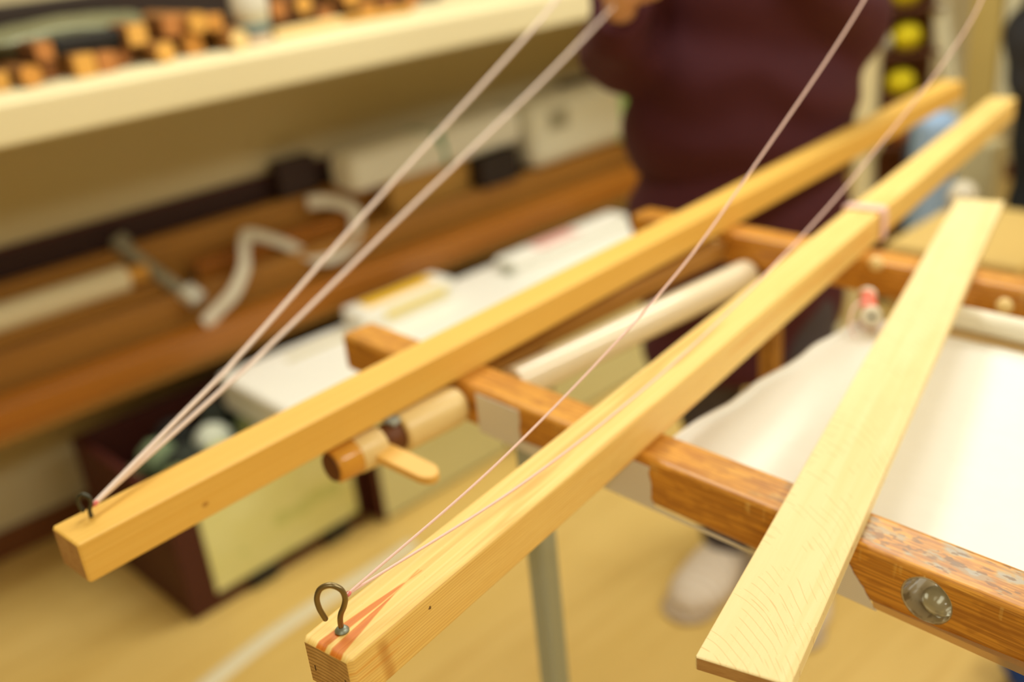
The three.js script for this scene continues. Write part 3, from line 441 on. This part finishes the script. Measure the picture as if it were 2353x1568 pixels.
{ // steel clamp leaning across the timbers
  const t = thing('steel_clamp', 'grey steel clamp leaning across the timbers beside the pale tube', 'clamp', [0.873, 0.605, -2.262]);
  const dir = V([0.085, -0.14, 0.15]).normalize(), q = new THREE.Quaternion().setFromUnitVectors(new THREE.Vector3(0, 0, 1), dir), e = new THREE.Euler().setFromQuaternion(q), R3 = [e.x, e.y, e.z], P3 = (k, up = 0) => [dir.x * k, dir.y * k + up, dir.z * k];
  part(t, 'bar', box(0.03, 0.022, 0.24, 0.005), mat(0xa8a89a, 0.35, { metalness: 0.4 }), P3(0), R3); part(t, 'jaw', box(0.046, 0.03, 0.05, 0.008), mat(0xe6e8e0, 0.3, { metalness: 0.2 }), P3(0.1, 0.012), R3); part(t, 'jaw', box(0.045, 0.03, 0.03, 0.006), mat(0x9a9a8e, 0.35, { metalness: 0.4 }), P3(-0.11, 0.01), R3);
}
{ // white strap: a flat band bent over the timbers
  const c = new THREE.CatmullRomCurve3([[0.90, 0.497, -2.13], [0.94, 0.515, -2.14], [0.99, 0.543, -2.14], [1.04, 0.59, -2.155], [1.075, 0.628, -2.2], [1.12, 0.635, -2.25], [1.205, 0.588, -2.235], [1.275, 0.53, -2.198], [1.34, 0.527, -2.196], [1.41, 0.565, -2.215], [1.43, 0.615, -2.24], [1.39, 0.645, -2.28], [1.33, 0.655, -2.30]].map(V)), s = new THREE.Shape([[-0.002, -0.017], [0.002, -0.017], [0.002, 0.017], [-0.002, 0.017]].map(([a, b]) => new THREE.Vector2(a, b)));
  solo('strap', 'white flat strap looping over the timbers on the bench', 'strap', new THREE.ExtrudeGeometry(s, { steps: 120, bevelEnabled: false, extrudePath: c }), mat(0xe8e2d0, 0.6));
}
// paper-wrapped packages further along the bench
const wrap = (name, label, w, h, d, m, pos, ry = 0, extra) => { const t = thing(name, label, 'package', pos, ry); const g = box(w, h, d, Math.min(h, d) * 0.3, 4), p = g.attributes.position; for (let i = 0; i < p.count; i++) p.setXYZ(i, p.getX(i), p.getY(i) * (1 + 0.12 * (fbm(p.getX(i) * 12, p.getZ(i) * 20, 2) - 0.5)), p.getZ(i)); g.computeVertexNormals(); part(t, 'wrapping', g, m, [0, h / 2, 0]); extra?.(t); return t; };
wrap('wrapped_roll', 'off-white wrapped roll with a green band on the bench', 0.64, 0.105, 0.12, mat(0xece8d6, 0.7), [1.735, 0.664, -2.262], 0.02, (t) => part(t, 'green_band', box(0.03, 0.108, 0.126, 0.03, 4), mat(0x128050, 0.6), [-0.01, 0.0535, 0], [0, 0.2, 0.25]));
wrap('wrapped_parcel', 'large off-white parcel with pale green label near the woman', 0.60, 0.20, 0.15, mat(0xe9e5cd, 0.7), [2.37, 0.568, -2.262], 0.02, (t) => { part(t, 'green_label', box(0.09, 0.204, 0.03, 0.01), mat(0x9fd07a, 0.6), [0.15, 0.1, 0.062], [0, 0.1, 0]); part(t, 'grey_mark', box(0.09, 0.06, 0.012, 0.004), mat(0xa8a38a, 0.6), [-0.19, 0.14, 0.072]); });
solo('dark_block', 'dark block wedged between the two off-white packages', 'block', box(0.15, 0.095, 0.09, 0.008), mat(0x241812, 0.6), [1.935, 0.6125, -2.235]);
solo('dark_case', 'dark brown case behind the large off-white parcel', 'case', box(0.30, 0.34, 0.045, 0.008), mat(0x27150a, 0.6), [2.55, 0.60, -2.37]);
solo('dark_box', 'dark maroon box standing at the left end of the wrapped roll', 'box', box(0.12, 0.10, 0.05, 0.008), mat(0x2a120e, 0.6), [1.335, 0.7205, -2.352]);
solo('wood_block', 'light tan wooden block under the wrapped roll on the bench', 'block', box(0.30, 0.233, 0.075, 0.008), mat(0xc89a4c, 0.6), [1.72, 0.5455, -2.29]);
solo('wood_block', 'orange wooden block between the strap and the tan block', 'block', box(0.075, 0.125, 0.055, 0.008), mat(0xd69a3c, 0.55), [1.525, 0.4915, -2.285]);
solo('support_block', 'brown block under the large off-white parcel', 'block', box(0.5, 0.138, 0.1, 0.006), M.brown, [2.37, 0.4985, -2.292]);

// three maroon crates on the floor, with pale sheets on their fronts
function crate(x, z, w, h, label, yaw = 0) {
  const t = thing('storage_crate', label, 'crate', [x, 0, z], yaw);   // x, z: middle of the front
  const th = 0.022, d = 0.44;
  part(t, 'front_panel', box(w, h, th, 0.004), M.maroon, [0, h / 2, -th / 2]); part(t, 'back_panel', box(w, h, th, 0.004), M.maroon, [0, h / 2, -d + th / 2]);
  for (const s of [-1, 1]) part(t, 'side_panel', box(th, h, d - 2 * th, 0.004), M.maroon, [s * (w / 2 - th / 2), h / 2, -d / 2]);
  part(t, 'base_panel', box(w - 2 * th, 0.02, d - 2 * th, 0.003), M.maroon, [0, 0.012, -d / 2]);
  return t;
}
const c1 = crate(0.815, -1.80, 0.47, 0.31, 'maroon wooden crate with pale yellow sheet, standing leftmost on the floor', 0.04);
part(c1, 'paper_sheet', box(0.385, 0.235, 0.003, 0.0012), M.paper, [0.02, 0.157, 0.0022], [0, 0, 0.0], 'pale yellow sheet with green smudges'); for (const x of [-0.06, 0.14]) part(c1, 'latch', box(0.07, 0.03, 0.012, 0.003), M.black, [x, 0.02, 0.006], null, 'black latch');
const c2 = crate(1.285, -1.775, 0.44, 0.31, 'maroon crate with pale green sheet, under the turned handle', 0.02);
part(c2, 'paper_sheet', box(0.41, 0.27, 0.003, 0.0012), mat(0xe6e2ae, 0.75), [0.0, 0.141, 0.0022], null, 'pale green sheet');
const c3 = crate(1.86, -1.775, 0.56, 0.31, 'maroon crate with pale yellow-green sheet, rightmost beside the woman');
part(c3, 'paper_sheet', box(0.45, 0.27, 0.003, 0.0012), mat(0xe8e2ae, 0.75), [0.03, 0.141, 0.0022], null, 'pale yellow-green sheet');
{ // bags of yarn in the first crate
  const tones = [[0x98a66c, 'olive green yarn ball'], [0xd8dcc8, 'off-white yarn ball'], [0x30342a, 'blackish yarn ball'], [0xc6c67e, 'yellow-green yarn ball'], [0x7a8a66, 'sage yarn ball'], [0xb9c4bc, 'pale grey-blue yarn ball'], [0xa3a860, 'moss green yarn ball'], [0x1c1d18, 'black yarn ball']];
  const spots = [[0.66, -1.88, 0], [0.71, -1.96, 2], [0.77, -1.9, 3], [0.68, -2.04, 4], [0.80, -2.0, 1], [0.87, -1.89, 5], [0.91, -1.98, 6], [0.75, -2.1, 7], [0.86, -2.1, 2], [0.97, -1.9, 3]];
  const pile = ['at the front left corner', 'behind the front left one', 'at the front', 'at the left side', 'in the middle', 'at the front near the white box', 'under the white box corner', 'at the back', 'at the back right', 'at the front right corner'];
  spots.forEach(([x, z, k], i) => { const r = 0.045, t = thing('yarn_ball', `${tones[k][1]} ${pile[i]} of the leftmost crate`, 'yarn', [x, 0.268, z], i, undefined); const g = new THREE.SphereGeometry(r, 28, 18), p = g.attributes.position; for (let j = 0; j < p.count; j++) { const a = p.getX(j), b = p.getY(j), c = p.getZ(j), q = 1 + 0.05 * Math.sin((a + b * 0.6 + c * 0.3) * 300 + i); p.setXYZ(j, a * q, b * q, c * q); } g.computeVertexNormals(); part(t, 'ball', g, mat(tones[k][0], 0.9)); });
  solo('yarn_filling', 'olive yarn filling the leftmost maroon crate', 'yarn', moved(box(0.42, 0.19, 0.36, 0.03, 4), [0.815, 0.12, -2.01], [0, 0.04, 0]), mat(0x808858, 0.95));
}
{ // flat white machine case on the crates
  const t = thing('white_case', 'long flat white case with a slot, lying across the maroon crates', 'case', [0.868, 0.3105, -1.9]);
  part(t, 'shell', box(1.37, 0.088, 0.325, 0.012, 4), M.white, [0.685, 0.044, 0.005]);
  part(t, 'slot', box(0.25, 0.004, 0.024, 0.002), mat(0xd0c498, 0.6), [0.27, 0.0875, -0.085], null, 'beige slot line'); 
}
const CT = 0.3995;
{ const t = thing('white_carton', 'white carton with a yellow label on the white case', 'carton', [1.36, CT, -1.985], 0.03); part(t, 'carton', box(0.30, 0.055, 0.09, 0.008), M.white, [0, 0.0275, 0]); part(t, 'yellow_label', box(0.22, 0.004, 0.05, 0.0015), mat(0xf5c12c, 0.5), [0.0, 0.0562, -0.006]); part(t, 'yellow_label', box(0.2, 0.028, 0.003, 0.001), mat(0xf3de88, 0.5), [0.02, 0.03, 0.0455]); }
{ const t = thing('white_packet', 'white packet with pink print at the far end of the white case', 'packet', [1.94, CT, -1.975], 0.02); part(t, 'packet', box(0.5, 0.035, 0.085, 0.014, 4), M.white, [0.02, 0.0175, 0]); part(t, 'pink_print', box(0.17, 0.003, 0.06, 0.001), mat(0xf0b8ae, 0.6), [-0.02, 0.0352, 0]); part(t, 'grey_clip', box(0.012, 0.02, 0.05, 0.003), mat(0xb9b9a4, 0.5), [-0.235, 0.02, 0.02]); }

// ---------------------------------------------------------------- floor clutter
{ // flat cable lying on the floor
  const c = new THREE.CatmullRomCurve3([[0.1, 0, -1.50], [0.35, 0, -1.555], [0.512, 0, -1.595], [0.66, 0, -1.622], [0.795, 0, -1.632], [0.935, 0, -1.635], [1.0, 0, -1.638], [1.06, 0, -1.642]].map(V)), n = 90, pos = [], idx = [], prof = [[-0.021, 0.0005], [-0.018, 0.005], [-0.008, 0.007], [0.008, 0.007], [0.018, 0.005], [0.021, 0.0005]];
  for (let i = 0; i <= n; i++) { const p = c.getPoint(i / n), d = c.getTangent(i / n); for (const [w, y] of prof) pos.push(p.x - d.z * w, y, p.z + d.x * w); }
  for (let i = 0; i < n; i++) for (let k = 0; k < 5; k++) { const a = i * 6 + k; idx.push(a, a + 1, a + 6, a + 1, a + 7, a + 6); }
  const g = new THREE.BufferGeometry(); g.setAttribute('position', new THREE.Float32BufferAttribute(pos, 3)); g.setIndex(idx); g.computeVertexNormals();
  solo('floor_cable', 'pale flat cable curving over the wooden floor in front of the crates', 'cable', g, mat(0xe2d6b4, 0.6));
}
{ const t = thing('yarn_ball', 'bright blue yarn ball on the floor in the bottom right corner', 'yarn', [1.50, 0.062, -0.43]); const g = new THREE.SphereGeometry(0.062, 32, 20), p = g.attributes.position; for (let j = 0; j < p.count; j++) { const q = 1 + 0.03 * Math.sin((p.getX(j) + p.getY(j) * 0.6) * 260); p.setXYZ(j, p.getX(j) * q, p.getY(j) * q, p.getZ(j) * q); } g.computeVertexNormals(); part(t, 'ball', g, mat(0x0a3fa6, 0.8)); }

// ---------------------------------------------------------------- right background
{ // small wooden stool behind the frame
  const t = thing('wooden_stool', 'light wooden stool behind the frame beyond the pale slat', 'stool', [2.23, 0, -0.885]);
  part(t, 'seat', box(0.37, 0.028, 0.30, 0.006), mat(0xd8b66c, 0.5), [0, 0.536, 0]);
  for (const a of [-1, 1]) for (const b of [-1, 1]) part(t, 'leg', box(0.034, 0.522, 0.034, 0.004), mat(0xc79d55, 0.5), [a * 0.15, 0.261, b * 0.115]);
  for (const b of [-1, 1]) part(t, 'rail', box(0.27, 0.04, 0.018, 0.003), mat(0xc79d55, 0.5), [0, 0.485, b * 0.115]);
}
{ // post and brace of a floor loom
  const t = thing('loom_stand', 'tall beige wooden loom post with a cream diagonal brace behind the bars', 'loom', [3.06, 0, -1.262]);
  part(t, 'post', box(0.085, 1.75, 0.085, 0.006), mat(0xd0b468, 0.55), [0, 0.875, 0]); part(t, 'lighter_face', box(0.03, 0.36, 0.04, 0.004), mat(0xe8dfba, 0.55), [-0.01, 0.80, 0.064], [0.02, 0, 0]);  // thin paler strip puts the lighter side face of the post into colour
  part(t, 'brace', box(0.045, 0.36, 0.045, 0.01), mat(0xeee4c0, 0.55), [-0.03, 0.765, -0.10], [-0.24, 0, 0], 'cream diagonal brace'); part(t, 'foot', box(0.1, 0.06, 0.22, 0.006), mat(0xc9b06a, 0.55), [0, 0.03, 0]);
  part(t, 'lower_box', box(0.09, 0.5, 0.12, 0.006), mat(0xd8cca0, 0.55), [-0.088, 0.31, 0.04], null, 'pale lower box');
}
{ const t = thing('cream_post', 'cream painted post just right of the woman', 'post', [2.596, 0, -1.386]); part(t, 'shaft', box(0.05, 1.6, 0.05, 0.012), mat(0xeee0b2, 0.5), [0, 0.8, 0]); part(t, 'knob', new THREE.SphereGeometry(0.035, 20, 14), mat(0xeee0b2, 0.5), [0, 0.62, 0.01]); part(t, 'foot', box(0.16, 0.03, 0.16, 0.006), mat(0xeee0b2, 0.5), [0, 0.015, 0]); }
{ const t = thing('yarn_rack', 'reddish brown upright yarn rack behind the cream post', 'rack', [3.02, 0, -1.52], -0.85);
  part(t, 'back_board', box(0.20, 1.5, 0.02, 0.004), mat(0x6e3c14, 0.6), [0, 0.75, 0]); for (const y of [0.35, 0.52, 0.665, 0.80, 0.93, 1.06]) part(t, 'shelf', box(0.2, 0.012, 0.1, 0.003), mat(0x5c3010, 0.6), [0, y, 0.055]); part(t, 'foot', box(0.2, 0.03, 0.16, 0.004), mat(0x5c3010, 0.6), [0, 0.015, 0.02]); }
const cone = (label, y, c, dx = 0, r = 0.042) => { const t = thing('yarn_ball', label, 'yarn', [3.02 + dx * 0.66 - 0.056 * 0.751, y, -1.52 + dx * 0.751 + 0.056 * 0.66]); const g = new THREE.SphereGeometry(r, 32, 20), p = g.attributes.position; for (let j = 0; j < p.count; j++) { const q = 1 + 0.025 * Math.sin((p.getX(j) + p.getY(j) * 0.6) * 320); p.setXYZ(j, p.getX(j) * q, p.getY(j) * q, p.getZ(j) * q); } g.computeVertexNormals(); part(t, 'ball', g, mat(c, 0.75)); };
cone('yellow yarn ball on the upper shelf of the brown rack, beside the white ball', 0.849, 0xf4de10, 0.01); cone('yellow yarn ball on the lower shelf of the brown rack, just above the honey bar', 0.714, 0xf4de10, 0.0); cone('yellow yarn ball topmost on the brown rack at the edge of the photograph', 0.979, 0xe8d010, 0.0);
cone('white yarn ball on the brown rack beside the yellow ones', 0.84, 0xd9d2bc, -0.066, 0.033); cone('orange yarn ball low on the brown rack between the two bars', 0.568, 0xd98324, 0.01);
{ const t = thing('blue_bag', 'light blue cloth bag standing on the floor behind the bars', 'bag', [2.62, 0, -1.20], 0.85); const g = box(0.13, 0.72, 0.10, 0.04, 5), p = g.attributes.position; for (let i = 0; i < p.count; i++) { const k = 1 + 0.18 * (fbm(p.getX(i) * 14 + 3, p.getY(i) * 9, 3) - 0.5); p.setXYZ(i, p.getX(i) * k, p.getY(i), p.getZ(i) * k); } g.computeVertexNormals(); part(t, 'cloth', g, mat(0x9cb8dc, 0.85), [0, 0.36, 0]); part(t, 'dark_panel', box(0.05, 0.66, 0.09, 0.02, 3), mat(0x3a4a58, 0.8), [0.075, 0.335, 0.0], null, 'dark blue-grey side panel'); }
{ const t = thing('pale_ball', 'pale beige ball resting on the far corner of the wooden stool', 'ball', [2.355, 0.585, -1.0]); part(t, 'ball', new THREE.SphereGeometry(0.034, 24, 16), mat(0xd8ceb8, 0.5)); part(t, 'bore', moved(cyl(0.008, 0.004, 16), [-0.026, 0.01, 0.0195], [0, 0, 1.2]), mat(0x6a5a44, 0.7), null, null, 'small dark hole'); }
{ const t = thing('wall_poster', 'pale blue and white sheet pinned on the far wall', 'poster', [4.49, 1.02, -1.72]); part(t, 'sheet', box(0.004, 0.62, 0.42, 0.0015), mat(0xc3cbc8, 0.7)); part(t, 'blue_patch', box(0.003, 0.2, 0.26, 0.001), mat(0x8fabd0, 0.7), [-0.003, -0.2, 0.0]); }

renderer.render(scene, camera);
